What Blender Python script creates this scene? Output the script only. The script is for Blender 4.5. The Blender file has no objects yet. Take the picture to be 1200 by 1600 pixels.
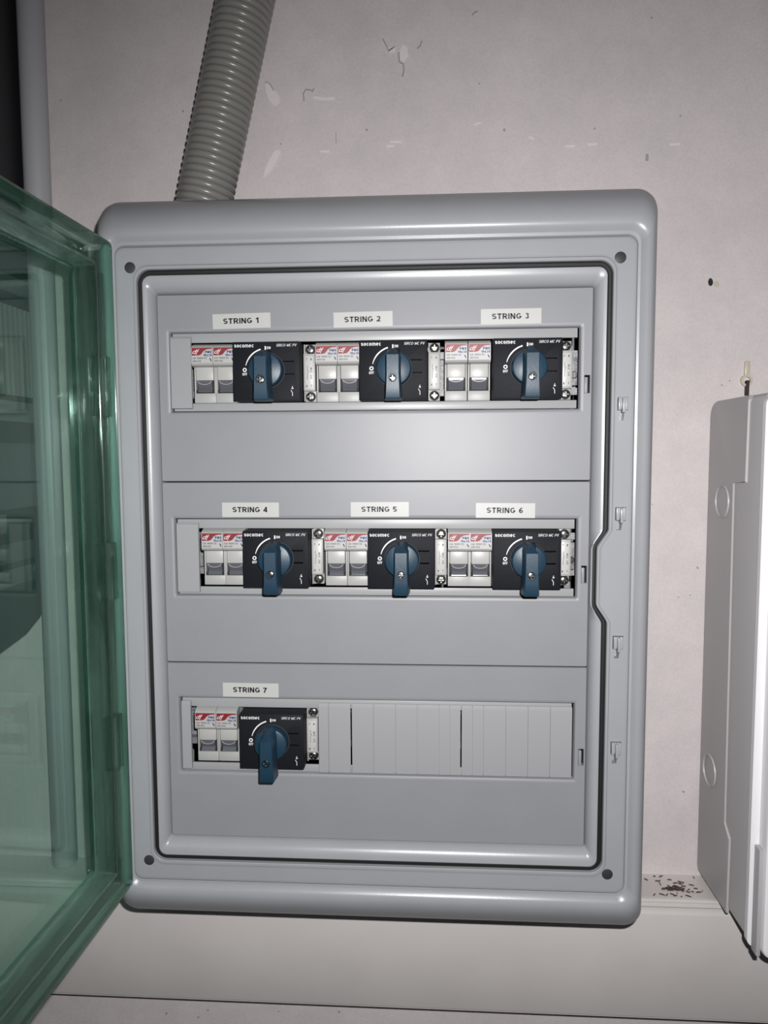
import bpy, bmesh, math, random
from mathutils import Matrix, Vector
random.seed(7)
S = bpy.context.scene
COL = S.collection
MM = 0.001
PI = math.pi

# ------------------------------------------------------------------ camera
# units below are millimetres: x right, y into the wall, z up; y = 0 is the face of the cover panels
CAM = Vector((44.82, -579.45, 96.01))
PITCH, YAW, ROLL = -0.07975, 0.06147, 0.00496
ROT = Matrix.Rotation(YAW, 3, 'Z') @ Matrix.Rotation(PITCH, 3, 'X') @ Matrix.Rotation(ROLL, 3, 'Y')
right, fwd, up = ROT.col[0], ROT.col[1], ROT.col[2]
cd = bpy.data.cameras.new('camera')
cam = bpy.data.objects.new('camera', cd)
COL.objects.link(cam)
m3 = Matrix((right, up, -fwd)).transposed()
cam.matrix_world = Matrix.Translation(CAM * MM) @ m3.to_4x4()
cd.sensor_fit = 'VERTICAL'
cd.sensor_height = 32.0
cd.lens = 1150.0 / 1600.0 * 32.0
cd.clip_start = 0.01
S.camera = cam

# ------------------------------------------------------------------ world, flash, exposure
W = bpy.data.worlds.new('world')
S.world = W
W.use_nodes = True
W.node_tree.nodes['Background'].inputs[0].default_value = (0.55, 0.56, 0.60, 1)
W.node_tree.nodes['Background'].inputs[1].default_value = 0.045
fl = bpy.data.lights.new('phone_flash', 'SPOT')
fl.energy = 22.5
fl.color = (1.0, 0.985, 0.985)
fl.shadow_soft_size = 0.004
fl.spot_size = math.radians(152)
fl.spot_blend = 1.0
flo = bpy.data.objects.new('phone_flash', fl)
COL.objects.link(flo)
flo.location = (CAM + Vector((20, 0, 32))) * MM
aim = (Vector((150, 0, -100)) - (CAM + Vector((20, 0, 32)))).normalized()
flo.rotation_euler = aim.to_track_quat('-Z', 'Y').to_euler()
S.view_settings.view_transform = 'Standard'
S.view_settings.look = 'None'
S.view_settings.gamma = 1.0
S.view_settings.use_curve_mapping = False
S.view_settings.exposure = 0.0

# ------------------------------------------------------------------ materials
MATS = {}
def mat(name, col, rough=0.5, metal=0.0, spec=0.5, bump=0.0, bscale=400.0, var=0.0, vscale=30.0, coat=0.0):
    m = bpy.data.materials.new(name)
    m.use_nodes = True
    nt = m.node_tree
    b = nt.nodes['Principled BSDF']
    b.inputs['Base Color'].default_value = (*col, 1)
    b.inputs['Roughness'].default_value = rough
    b.inputs['Metallic'].default_value = metal
    b.inputs['Specular IOR Level'].default_value = spec
    b.inputs['Coat Weight'].default_value = coat
    b.inputs['Coat Roughness'].default_value = 0.12
    tc = nt.nodes.new('ShaderNodeTexCoord')
    if bump > 0:
        n = nt.nodes.new('ShaderNodeTexNoise')
        n.inputs['Scale'].default_value = bscale
        n.inputs['Detail'].default_value = 3
        nt.links.new(tc.outputs['Object'], n.inputs['Vector'])
        bp = nt.nodes.new('ShaderNodeBump')
        bp.inputs['Strength'].default_value = bump
        bp.inputs['Distance'].default_value = 0.0006
        nt.links.new(n.outputs['Fac'], bp.inputs['Height'])
        nt.links.new(bp.outputs['Normal'], b.inputs['Normal'])
    if var > 0:
        n2 = nt.nodes.new('ShaderNodeTexNoise')
        n2.inputs['Scale'].default_value = vscale
        n2.inputs['Detail'].default_value = 5
        nt.links.new(tc.outputs['Object'], n2.inputs['Vector'])
        r = nt.nodes.new('ShaderNodeValToRGB')
        r.color_ramp.elements[0].position = 0.3
        r.color_ramp.elements[1].position = 0.7
        r.color_ramp.elements[0].color = (*[c * (1 - var) for c in col], 1)
        r.color_ramp.elements[1].color = (*[min(1, c * (1 + var)) for c in col], 1)
        nt.links.new(n2.outputs['Fac'], r.inputs['Fac'])
        nt.links.new(r.outputs['Color'], b.inputs['Base Color'])
    MATS[name] = m
    return m

mat('frame_grey', (0.2948, 0.3010, 0.3168), 0.30, spec=0.45, bump=0.05, bscale=900, var=0.02)
mat('panel_grey', (0.2300, 0.2347, 0.2480), 0.42, spec=0.36, bump=0.10, bscale=1600, var=0.02)
mat('strip_grey', (0.2933, 0.2967, 0.3033), 0.38, spec=0.4)
mat('blank_grey', (0.2800, 0.2800, 0.2900), 0.45, bump=0.05, bscale=1500)
mat('cap_grey', (0.0300, 0.0300, 0.0330), 0.5)
mat('gasket_black', (0.0060, 0.0060, 0.0065), 0.55, bump=0.1, bscale=700)
mat('module_grey', (0.3333, 0.3333, 0.3233), 0.45, bump=0.05, bscale=1200)
mat('lever_grey', (0.3733, 0.3700, 0.3567), 0.4)
mat('smoke_grey', (0.0933, 0.0967, 0.1100), 0.22, spec=0.6)
mat('dark_void', (0.012, 0.012, 0.013), 0.7)
mat('switch_black', (0.0088, 0.0096, 0.0128), 0.55, spec=0.13, bump=0.35, bscale=1300)
mat('handle_blue', (0.0082, 0.0315, 0.0560), 0.42, spec=0.45, bump=0.08, bscale=900)
mat('ink_white', (0.6400, 0.6400, 0.6400), 0.6)
mat('ink_black', (0.012, 0.012, 0.014), 0.5)
mat('ink_red', (0.1870, 0.0125, 0.0198), 0.45)
mat('ink_blue', (0.0200, 0.0300, 0.1467), 0.5)
mat('label_white', (0.3827, 0.3827, 0.3772), 0.45)
mat('tag_white', (0.4400, 0.4400, 0.4267), 0.40, spec=0.4)
mat('steel', (0.27, 0.265, 0.25), 0.24, metal=1.0)
mat('zinc', (0.2475, 0.2520, 0.2610), 0.6, metal=0.6, bump=0.5, bscale=900, var=0.25, vscale=500)
mat('conduit_grey', (0.2070, 0.2032, 0.1878), 0.28, spec=0.5, var=0.04)
mat('pipe_grey', (0.4000, 0.3950, 0.4150), 0.5)
mat('box_grey', (0.4180, 0.4085, 0.4133), 0.42, bump=0.15, bscale=1200)
mat('box_white', (0.7722, 0.7664, 0.7839), 0.35)
mat('trunk_grey', (0.6110, 0.5756, 0.5542), 0.42, bump=0.05, bscale=900, var=0.04, vscale=12)
mat('inverter_black', (0.018, 0.019, 0.022), 0.5)
mat('inverter_grey', (0.10, 0.105, 0.11), 0.5)
mat('fin_grey', (0.2000, 0.2000, 0.1933), 0.5)
mat('bug_brown', (0.0550, 0.0340, 0.0250), 0.6)
mat('clip_cream', (0.55, 0.49, 0.40), 0.35)
mat('rust', (0.03, 0.018, 0.012), 0.7)
mat('plaster_light', (0.74, 0.70, 0.69), 0.8)
mat('plaster_dark', (0.3600, 0.3350, 0.3350), 0.9)

def wall_material():
    m = bpy.data.materials.new('plaster_wall')
    m.use_nodes = True
    nt = m.node_tree
    b = nt.nodes['Principled BSDF']
    b.inputs['Roughness'].default_value = 0.75
    b.inputs['Specular IOR Level'].default_value = 0.25
    tc = nt.nodes.new('ShaderNodeTexCoord')
    def noise(scale, detail, rough=0.6):
        n = nt.nodes.new('ShaderNodeTexNoise')
        n.inputs['Scale'].default_value = scale
        n.inputs['Detail'].default_value = detail
        n.inputs['Roughness'].default_value = rough
        nt.links.new(tc.outputs['Object'], n.inputs['Vector'])
        return n
    big, mid, fine = noise(5, 6), noise(28, 8, 0.7), noise(420, 4, 0.7)
    def ramp(n, p0, c0, p1, c1):
        r = nt.nodes.new('ShaderNodeValToRGB')
        r.color_ramp.elements[0].position = p0
        r.color_ramp.elements[0].color = (*c0, 1)
        r.color_ramp.elements[1].position = p1
        r.color_ramp.elements[1].color = (*c1, 1)
        nt.links.new(n.outputs['Fac'], r.inputs['Fac'])
        return r
    base = ramp(big, 0.32, (0.60, 0.553, 0.552), 0.68, (0.665, 0.613, 0.608))
    blot = ramp(mid, 0.38, (0.95, 0.95, 0.95), 0.7, (1.04, 1.035, 1.03))
    grain = ramp(fine, 0.3, (0.94, 0.94, 0.94), 0.7, (1.05, 1.05, 1.05))
    def mul(a, c):
        x = nt.nodes.new('ShaderNodeMix')
        x.data_type = 'RGBA'
        x.blend_type = 'MULTIPLY'
        x.inputs[0].default_value = 1.0
        nt.links.new(a, x.inputs[6])
        nt.links.new(c, x.inputs[7])
        return x.outputs[2]
    c = mul(mul(base.outputs['Color'], blot.outputs['Color']), grain.outputs['Color'])
    nt.links.new(c, b.inputs['Base Color'])
    bp = nt.nodes.new('ShaderNodeBump')
    bp.inputs['Strength'].default_value = 0.25
    bp.inputs['Distance'].default_value = 0.0008
    nt.links.new(fine.outputs['Fac'], bp.inputs['Height'])
    nt.links.new(bp.outputs['Normal'], b.inputs['Normal'])
    MATS['plaster_wall'] = m
wall_material()

def green_material(name, tint, light_streak):
    m = bpy.data.materials.new(name)
    m.use_nodes = True
    nt = m.node_tree
    for n in list(nt.nodes):
        nt.nodes.remove(n)
    out = nt.nodes.new('ShaderNodeOutputMaterial')
    tr = nt.nodes.new('ShaderNodeBsdfTransparent')
    gl = nt.nodes.new('ShaderNodeBsdfGlossy')
    gl.inputs['Roughness'].default_value = 0.05
    gl.inputs['Color'].default_value = (0.85, 1.0, 0.94, 1)
    df = nt.nodes.new('ShaderNodeBsdfDiffuse')
    df.inputs['Color'].default_value = (0.03, 0.16, 0.11, 1)
    fr = nt.nodes.new('ShaderNodeFresnel')
    geo = nt.nodes.new('ShaderNodeNewGeometry')
    ior = nt.nodes.new('ShaderNodeMapRange')     # leaving the plastic the index is inverted
    ior.inputs['To Min'].default_value = 1.42
    ior.inputs['To Max'].default_value = 1 / 1.42
    nt.links.new(geo.outputs['Backfacing'], ior.inputs['Value'])
    nt.links.new(ior.outputs['Result'], fr.inputs['IOR'])
    mx0 = nt.nodes.new('ShaderNodeMixShader')
    mx0.inputs[0].default_value = 0.05
    mx = nt.nodes.new('ShaderNodeMixShader')
    tc = nt.nodes.new('ShaderNodeTexCoord')
    mp = nt.nodes.new('ShaderNodeMapping')
    mp.inputs['Scale'].default_value = (260, 260, 18)
    n = nt.nodes.new('ShaderNodeTexNoise')
    n.inputs['Scale'].default_value = 1.0
    n.inputs['Detail'].default_value = 4
    # the slanted way through the sheet is longer, so it tints more: tint ** (1 / cos)
    lw = nt.nodes.new('ShaderNodeLayerWeight')
    lw.inputs['Blend'].default_value = 0.5
    L = nt.links.new
    L(tc.outputs['Object'], mp.inputs['Vector'])
    L(mp.outputs['Vector'], n.inputs['Vector'])
    def math_node(op, a, c):
        q = nt.nodes.new('ShaderNodeMath')
        q.operation = op
        for k, v in enumerate((a, c)):
            if isinstance(v, (int, float)): q.inputs[k].default_value = v
            else: L(v, q.inputs[k])
        return q.outputs[0]
    e = math_node('DIVIDE', 1.0, math_node('SUBTRACT', 1.10, lw.outputs['Facing']))
    e = math_node('MULTIPLY', e, math_node('ADD', math_node('MULTIPLY', n.outputs['Fac'], -2 * light_streak), 1 + light_streak))  # vertical light streaks on the wall behind are put into the pane's tint
    cc = nt.nodes.new('ShaderNodeCombineColor')
    for k in range(3):
        L(math_node('POWER', tint[k], e), cc.inputs[k])
    L(cc.outputs['Color'], tr.inputs['Color'])
    L(tr.outputs[0], mx0.inputs[1])
    L(df.outputs[0], mx0.inputs[2])
    L(fr.outputs[0], mx.inputs[0])
    L(mx0.outputs[0], mx.inputs[1])
    L(gl.outputs[0], mx.inputs[2])
    L(mx.outputs[0], out.inputs['Surface'])
    MATS[name] = m
green_material('green_pane', (0.915, 0.974, 0.951), 0.45)

def green_glass(name, tint, clear):
    """clear moulded green plastic that bends light; a share passes straight so that it also lets light through"""
    m = bpy.data.materials.new(name)
    m.use_nodes = True
    nt = m.node_tree
    for n in list(nt.nodes):
        nt.nodes.remove(n)
    out = nt.nodes.new('ShaderNodeOutputMaterial')
    g = nt.nodes.new('ShaderNodeBsdfGlass')
    g.inputs['Color'].default_value = (*tint, 1)
    g.inputs['IOR'].default_value = 1.5
    g.inputs['Roughness'].default_value = 0.0
    tr = nt.nodes.new('ShaderNodeBsdfTransparent')
    tr.inputs['Color'].default_value = (*tint, 1)
    mx = nt.nodes.new('ShaderNodeMixShader')
    mx.inputs[0].default_value = clear
    nt.links.new(g.outputs[0], mx.inputs[1])
    nt.links.new(tr.outputs[0], mx.inputs[2])
    gl = nt.nodes.new('ShaderNodeBsdfGlossy')
    gl.inputs['Roughness'].default_value = 0.08
    ad = nt.nodes.new('ShaderNodeMixShader')
    ad.inputs[0].default_value = 0.05
    nt.links.new(mx.outputs[0], ad.inputs[1])
    nt.links.new(gl.outputs[0], ad.inputs[2])
    nt.links.new(ad.outputs[0], out.inputs['Surface'])
    MATS[name] = m
green_glass('green_rim', (0.80, 0.952, 0.89), 0.36)
green_glass('green_hinge', (0.91, 0.978, 0.95), 0.5)

# ------------------------------------------------------------------ mesh helpers (mm)
def finish(name, bm, material, parent=None, angle=35, smooth=True):
    bmesh.ops.recalc_face_normals(bm, faces=bm.faces)
    me = bpy.data.meshes.new(name)
    bmesh.ops.scale(bm, vec=(MM, MM, MM), verts=bm.verts)
    bm.to_mesh(me)
    bm.free()
    me.materials.append(MATS[material])
    if smooth:
        me.polygons.foreach_set('use_smooth', [True] * len(me.polygons))
        me.set_sharp_from_angle(angle=math.radians(angle))
    o = bpy.data.objects.new(name, me)
    COL.objects.link(o)
    if parent is not None:
        o.parent = parent
    return o

def tag(o, label=None, cat=None, group=None, kind=None):
    if label: o['label'] = label
    if cat: o['category'] = cat
    if group: o['group'] = group
    if kind: o['kind'] = kind
    return o

def empty(name, loc, label, cat, group=None):
    o = bpy.data.objects.new(name, None)
    o.empty_display_size = 0.01
    COL.objects.link(o)
    o.location = Vector(loc) * MM
    return tag(o, label, cat, group)

def place(o, x, y, z):
    o.location = Vector((x, y, z)) * MM
    return o

def copy_tree(o, parent=None):
    c = o.copy()
    COL.objects.link(c)
    c.parent = parent
    for ch in list(o.children):
        copy_tree(ch, c)
    return c

def box(bm, x0, x1, y0, y1, z0, z1, bev=0.0, seg=2):
    vs = [bm.verts.new((x, y, z)) for x in (x0, x1) for y in (y0, y1) for z in (z0, z1)]
    idx = [(0, 1, 3, 2), (4, 6, 7, 5), (0, 4, 5, 1), (2, 3, 7, 6), (0, 2, 6, 4), (1, 5, 7, 3)]
    fs = [bm.faces.new([vs[i] for i in f]) for f in idx]
    if bev > 0:
        es = list({e for f in fs for e in f.edges})
        bmesh.ops.bevel(bm, geom=es, offset=bev, segments=seg, affect='EDGES', profile=0.5)

def ring_faces(bm, rings, closed=False, cap0=False, cap1=False):
    R = [[bm.verts.new(p) for p in r] for r in rings]
    n = len(R[0])
    k = len(R)
    for i in range(k if closed else k - 1):
        a, b = R[i], R[(i + 1) % k]
        for j in range(n):
            bm.faces.new((a[j], a[(j + 1) % n], b[(j + 1) % n], b[j]))
    if cap0: bm.faces.new(R[0])
    if cap1: bm.faces.new(R[-1])

def rrect(l, r, b, t, y, rad, n=8, jog=0.0):
    """rounded rectangle in xz; the right side may step inwards by jog between two heights"""
    pts = []
    for cx, cz, a0 in ((r - rad, t - rad, 0), (l + rad, t - rad, 90), (l + rad, b + rad, 180), (r - rad, b + rad, 270)):
        for i in range(n + 1):
            a = math.radians(a0 + 90.0 * i / n)
            pts.append((cx + rad * math.cos(a), y, cz + rad * math.sin(a)))
    # right side extra points, from bottom to top
    k = [(-37, 0), (-35.5, .04), (-33.5, .16), (-24.5, .86), (-22.5, .97), (-20.5, 1), (20.5, 1), (22.5, .97), (24.5, .86), (33.5, .16), (35.5, .04), (37, 0)]
    for z, s in k:
        pts.append((r - jog * s, y, z))
    return pts

def prism(bm, poly, y0, y1, bev=0.0):
    a = [bm.verts.new((x, y0, z)) for x, z in poly]
    b = [bm.verts.new((x, y1, z)) for x, z in poly]
    f0 = bm.faces.new(a)
    bm.faces.new(list(reversed(b)))
    n = len(poly)
    for i in range(n):
        bm.faces.new((a[i], b[i], b[(i + 1) % n], a[(i + 1) % n]))
    if bev > 0:
        bmesh.ops.bevel(bm, geom=list(f0.edges), offset=bev, segments=2, affect='EDGES', profile=0.5)

def disc(bm, cx, cz, prof, n=32):
    """solid of revolution about y; prof = [(radius, y), ...] front to back"""
    rings = [[(cx + r * math.cos(2 * PI * i / n), y, cz + r * math.sin(2 * PI * i / n)) for i in range(n)] for r, y in prof]
    ring_faces(bm, rings, cap0=True, cap1=True)

def vtube(bm, cx, cy, z0, z1, r, n=24, bev=0.6):
    rr = [(r - bev, z0), (r, z0 + bev), (r, z1 - bev), (r - bev, z1)]
    rings = [[(cx + a * math.cos(2 * PI * i / n), cy + a * math.sin(2 * PI * i / n), z) for i in range(n)] for a, z in rr]
    ring_faces(bm, rings, cap0=True, cap1=True)

def stroke(bm, pts, w, y0, y1):
    """flat ribbon along xz points"""
    n = len(pts)
    L, Rr = [], []
    for i, p in enumerate(pts):
        a = Vector(pts[max(i - 1, 0)]); b = Vector(pts[min(i + 1, n - 1)])
        d = (b - a).normalized()
        nn = Vector((-d.y, d.x))
        ww = w[i] if isinstance(w, (list, tuple)) else w
        L.append((p[0] + nn.x * ww / 2, p[1] + nn.y * ww / 2))
        Rr.append((p[0] - nn.x * ww / 2, p[1] - nn.y * ww / 2))
    prism(bm, L + Rr[::-1], y0, y1)

def garc(cx, cy, rx, ry, a0, a1, n=10):
    return [(cx + rx * math.cos(math.radians(a0 + (a1 - a0) * i / n)), cy + ry * math.sin(math.radians(a0 + (a1 - a0) * i / n))) for i in range(n + 1)]
def glyph(ch, t):
    """centre lines of one sans-serif character, cap height 1, stroke width t"""
    h = t / 2
    up_ = 1 - h
    def sshape(w, H):
        r = (H - t) / 4
        m = H / 2
        return [garc(w / 2, m + r, w / 2 - h, r, 25, 270) + garc(w / 2, m - r, w / 2 - h, r, 90, -155)[1:]]
    G = {
        ' ': (.30, []),
        'S': (.64, sshape(.64, 1)), 's': (.56, sshape(.56, .76)),
        'T': (.62, [[(0, up_), (.62, up_)], [(.31, 0), (.31, 1)]]),
        'R': (.68, [[(h, 0), (h, 1)], [(0, up_), (.36, up_)] + garc(.36, (up_ + .46) / 2, .30 - h, (up_ - .46) / 2, 90, -90)[1:] + [(h, .46)], [(.34, .5), (.66 - h * .6, 0)]]),
        'I': (t, [[(h, 0), (h, 1)]]),
        'N': (.68, [[(h, 0), (h, 1)], [(.68 - h, 0), (.68 - h, 1)], [(h, 1 - h * .4), (.68 - h, h * .4)]]),
        'G': (.74, [garc(.37, .5, .37 - h, .5 - h, 42, 318, 16) + [(.72 - h, .22), (.72 - h, .42)], [(.40, .43), (.72, .43)]]),
        'O': (.76, [garc(.38, .5, .38 - h, .5 - h, 0, 360, 20)]), '0': (.56, [garc(.28, .5, .28 - h, .5 - h, 0, 360, 20)]),
        'C': (.70, [garc(.37, .5, .37 - h, .5 - h, 42, 318, 16)]),
        'D': (.70, [[(h, 0), (h, 1)], [(0, up_), (.30, up_)] + garc(.30, .5, .40 - h, .5 - h, 90, -90, 12)[1:] + [(0, h)]]),
        'B': (.66, [[(h, 0), (h, 1)], [(0, up_), (.34, up_)] + garc(.34, (up_ + .52) / 2, .28 - h, (up_ - .52) / 2, 90, -90)[1:] + [(h, .52)], [(.3, .52), (.36, .52)] + garc(.36, (.52 + h) / 2, .30 - h, (.52 - h) / 2, 90, -90)[1:] + [(0, h)]]),
        'P': (.64, [[(h, 0), (h, 1)], [(0, up_), (.34, up_)] + garc(.34, (up_ + .44) / 2, .30 - h, (up_ - .44) / 2, 90, -90)[1:] + [(h, .44)]]),
        'F': (.56, [[(h, 0), (h, 1)], [(0, up_), (.56, up_)], [(0, .5), (.5, .5)]]),
        'M': (.82, [[(h, 0), (h, 1)], [(.82 - h, 0), (.82 - h, 1)], [(h, 1), (.41, h * .5)], [(.82 - h, 1), (.41, h * .5)]]),
        'V': (.66, [[(h, 1), (.33, 0)], [(.66 - h, 1), (.33, 0)]]),
        'X': (.66, [[(h, 1), (.66 - h, 0)], [(.66 - h, 1), (h, 0)]]), 'x': (.54, [[(h, .74), (.54 - h, 0)], [(.54 - h, .74), (h, 0)]]),
        'A': (.70, [[(h, 0), (.35, 1)], [(.70 - h, 0), (.35, 1)], [(.16, .3), (.54, .3)]]),
        '1': (.40, [[(.30, 0), (.30, 1)], [(.04, .72), (.30, .92)]]),
        '2': (.56, [garc(.28, .70, .28 - h, .30 - h, 165, -25) + [(.40, .42), (.12, h + .06)], [(0, h), (.56, h)]]),
        '3': (.56, [garc(.26, .75, .26 - h, .25 - h, 150, -85), garc(.26, .275, .28 - h, .275 - h, 85, -155)]),
        '4': (.58, [[(.43, 0), (.43, 1)], [(.43, .96), (h, .32)], [(0, .27), (.58, .27)]]),
        '5': (.56, [[(.52, up_), (.12, up_)], [(.13, 1), (.07, .46)], garc(.27, .33, .29 - h, .33 - h, 140, -150)]),
        '6': (.57, [garc(.285, .31, .285 - h, .31 - h, 0, 360, 16), garc(.40, .40, .40 - h, .60 - h, 182, 70)]),
        '7': (.55, [[(0, up_), (.53, up_)], [(.50, .95), (.33, .6), (.22, .3), (.19, 0)]]),
        '8': (.57, [garc(.285, .76, .25 - h, .24 - h, 0, 360, 16), garc(.285, .285, .285 - h, .285 - h, 0, 360, 16)]),
        'o': (.62, [garc(.31, .38, .31 - h, .38 - h, 0, 360, 18)]),
        'c': (.56, [garc(.31, .38, .31 - h, .38 - h, 45, 315, 14)]),
        'e': (.62, [[(h, .38), (.62 - h, .38)], garc(.31, .38, .31 - h, .38 - h, 0, 315, 16)]),
        'm': (.94, [[(h, 0), (h, .76)]] + [garc(h + k * (.47 - h) + (.47 - h) / 2, .46, (.47 - h) / 2, .30 - h, 180, 0) + [(h + (k + 1) * (.47 - h), 0)] for k in (0, 1)]),
        'd': (.62, [garc(.31, .36, .31 - h, .36 - h, 0, 360, 18), [(.62 - h, 0), (.62 - h, 1.05)]]),
        'f': (.40, [[(.18, -.22), (.18, .78)] + garc(.36, .82, .18, .22, 180, 80, 6), [(0, .66), (.40, .66)]]),
    }
    return G[ch]

TXT = {}
def text_mesh(s, bold=0.13, shear=0.0, spacing=1.0):
    key = (s, bold, shear, spacing)
    if key not in TXT:
        vs, fs, pen = [], [], 0.0
        for ch in s:
            adv, lines = glyph(ch, bold)
            for pts in lines:
                n = len(pts)
                base = len(vs)
                for i, p in enumerate(pts):
                    a = Vector(pts[max(i - 1, 0)]); c = Vector(pts[min(i + 1, n - 1)])
                    if (Vector(pts[0]) - Vector(pts[-1])).length < 1e-4 and i in (0, n - 1):
                        a, c = Vector(pts[-2]), Vector(pts[1])
                    d = (c - a).normalized()
                    nn = Vector((-d.y, d.x)) * bold / 2
                    for q in ((p[0] + nn.x, p[1] + nn.y), (p[0] - nn.x, p[1] - nn.y)):
                        vs.append((pen + q[0] + q[1] * shear, q[1]))
                for i in range(n - 1):
                    fs.append((base + 2 * i, base + 2 * i + 1, base + 2 * i + 3, base + 2 * i + 2))
            pen += adv + 0.13 * spacing
        TXT[key] = (vs, fs)
    return TXT[key]

def add_text(bm, s, x0, x1, z0, z1, y, bold=0.13, shear=0.0, spacing=1.0, rot=0):
    """lettering fitted into a rectangle of the xz plane, facing the viewer (-y)"""
    vs, fs = text_mesh(s, bold, shear, spacing)
    u0, u1 = min(v[0] for v in vs), max(v[0] for v in vs)
    w0, w1 = min(v[1] for v in vs), max(v[1] for v in vs)
    out = []
    for u, w in vs:
        a, b = (u - u0) / (u1 - u0), (w - w0) / (w1 - w0)
        if rot == 90: a, b = 1 - b, a
        if rot == 270: a, b = b, 1 - a
        out.append(bm.verts.new((x0 + a * (x1 - x0), y, z0 + b * (z1 - z0))))
    for f in fs:
        try: bm.faces.new([out[i] for i in f])
        except ValueError: pass

def boolean_cut(o, cutter_bm):
    me = bpy.data.meshes.new('cut')
    bmesh.ops.recalc_face_normals(cutter_bm, faces=cutter_bm.faces)
    bmesh.ops.scale(cutter_bm, vec=(MM, MM, MM), verts=cutter_bm.verts)
    cutter_bm.to_mesh(me)
    cutter_bm.free()
    c = bpy.data.objects.new('cut', me)
    COL.objects.link(c)
    md = o.modifiers.new('cut', 'BOOLEAN')
    md.operation = 'DIFFERENCE'
    md.object = c
    md.solver = 'EXACT'
    dg = bpy.context.evaluated_depsgraph_get()
    dg.update()
    new = bpy.data.meshes.new_from_object(o.evaluated_get(dg))
    o.modifiers.clear()
    o.data = new
    bpy.data.objects.remove(c)
    new.set_sharp_from_angle(angle=math.radians(35))

# ------------------------------------------------------------------ the wall
WY = 140.0
bm = bmesh.new()
box(bm, -1600, 1600, WY, WY + 60, -1300, 1500)
wall = tag(finish('wall_back', bm, 'plaster_wall', smooth=False), 'pinkish grey rendered wall behind the enclosures', kind='structure')

def blob(name, pts, material, thick=0.4, w=None):
    b = bmesh.new()
    if w: stroke(b, pts, w, WY - thick, WY + 0.5)
    else: prism(b, pts, WY - thick, WY + 0.5)
    return finish(name, b, material, wall)
def ell(cx, cz, a, b, rot=0, n=14, jit=0.12):
    o = []
    for i in range(n):
        t = 2 * PI * i / n
        k = 1 + random.uniform(-jit, jit)
        u, v = a * math.cos(t) * k, b * math.sin(t) * k
        o.append((cx + u * math.cos(rot) - v * math.sin(rot), cz + u * math.sin(rot) + v * math.cos(rot)))
    return o

def un(u, v, Y):
    """photograph point at depth Y (mm), used to lay out marks on the wall"""
    d = ROT @ Vector(((u - 600) / 1150.0, 1, (800 - v) / 1150.0))
    t = (Y - CAM.y) / d.y
    p = CAM + d * t
    return p.x, p.z
def wpts(*px): return [un(u, v, WY) for u, v in px]

# scraped and chipped places
blob('plaster_scrape', wpts((412, 279), (414, 266), (421, 250), (430, 236), (437, 234), (438, 240), (432, 254), (424, 267)), 'plaster_light', 0.8)
blob('plaster_chip', wpts((414, 131), (418, 128), (424, 134), (430, 142), (437, 152), (437, 161), (429, 166), (421, 158), (416, 145)), 'plaster_light', 0.5)
blob('plaster_crack', wpts((414, 131), (417, 128), (423, 133), (428, 142)), 'plaster_dark', 0.7, 1.0)
blob('plaster_crack', wpts((475, 158), (474, 146), (478, 140), (485, 141), (489, 143), (490, 138)), 'plaster_dark', 0.6, 1.1)
blob('plaster_smear', wpts((490, 152), (505, 155), (523, 154)), 'plaster_light', 0.4, 2.4)
blob('plaster_crack', wpts((598, 61), (604, 72), (607, 80), (617, 73)), 'plaster_dark', 0.6, 1.0)
blob('plaster_chip', wpts((609, 74), (617, 76), (619, 81), (611, 84), (607, 80)), 'plaster_light', 0.6)
blob('plaster_chip', wpts((624, 84), (629, 70), (636, 74), (638, 88), (632, 97), (625, 95)), 'plaster_light', 0.6)
blob('plaster_crack', wpts((623, 82), (624, 97), (630, 100), (631, 110), (629, 120)), 'plaster_dark', 0.7, 1.4)
blob('plaster_crack', wpts((652, 76), (657, 71), (659, 64)), 'plaster_dark', 0.6, 1.2)
blob('plaster_crack', wpts((738, 24), (741, 20), (746, 18)), 'plaster_dark', 0.6, 1.2)
blob('plaster_crack', wpts((525, 208), (525.3, 224)), 'plaster_dark', 0.6, 0.6)
for a, b in (((500, 237), (515, 237)), ((604, 229), (616, 228)), ((610, 222), (627, 222)), ((740, 195), (751, 192)), ((918, 226), (933, 225)), ((884, 229), (898, 228)), ((826, 214), (834, 217)), ((1046, 226), (1062, 225))):
    blob('plaster_smear', wpts(a, b), 'plaster_light', 0.4, 1.5)
for u, v, r in ((573, 203, 1.0), (788, 203, 1.1), (439, 225, .7), (749, 131, .7), (1009, 250, .7), (1063, 181, .8), (929, 201, .8), (1018, 28, .7), (1090, 887, 1.2), (1060, 933, .6), (1019, 788, .6), (1012, 243, .9), (1068, 1237, 1.1), (1078, 930, .6), (1128, 602, .8), (1140, 595, .7), (260, 1583, 1.2), (310, 1589, 1.0), (325, 1578, .9), (435, 1580, .8), (530, 1581, 1.2), (95, 157, .8), (286, 174, .9)):
    x, z = un(u, v, WY)
    blob('pit', ell(x, z, r, r * 1.3, random.uniform(0, 3), 9), 'plaster_dark', 0.35)
x, z = un(1110, 441, WY)
blob('drill_hole', ell(x, z, 2.2, 3.6, 0.1, 14, .05), 'dark_void', 0.5)
blob('drill_plug', ell(x + 5.5, z - 2, 2.6, 3.0, 0.2, 14, .05), 'clip_cream', 0.4)
x, z = un(1011, 246, WY)
blob('plaster_crack', ell(x, z, 1.3, 3.4, 0.2, 9), 'plaster_dark', 0.5)

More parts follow.
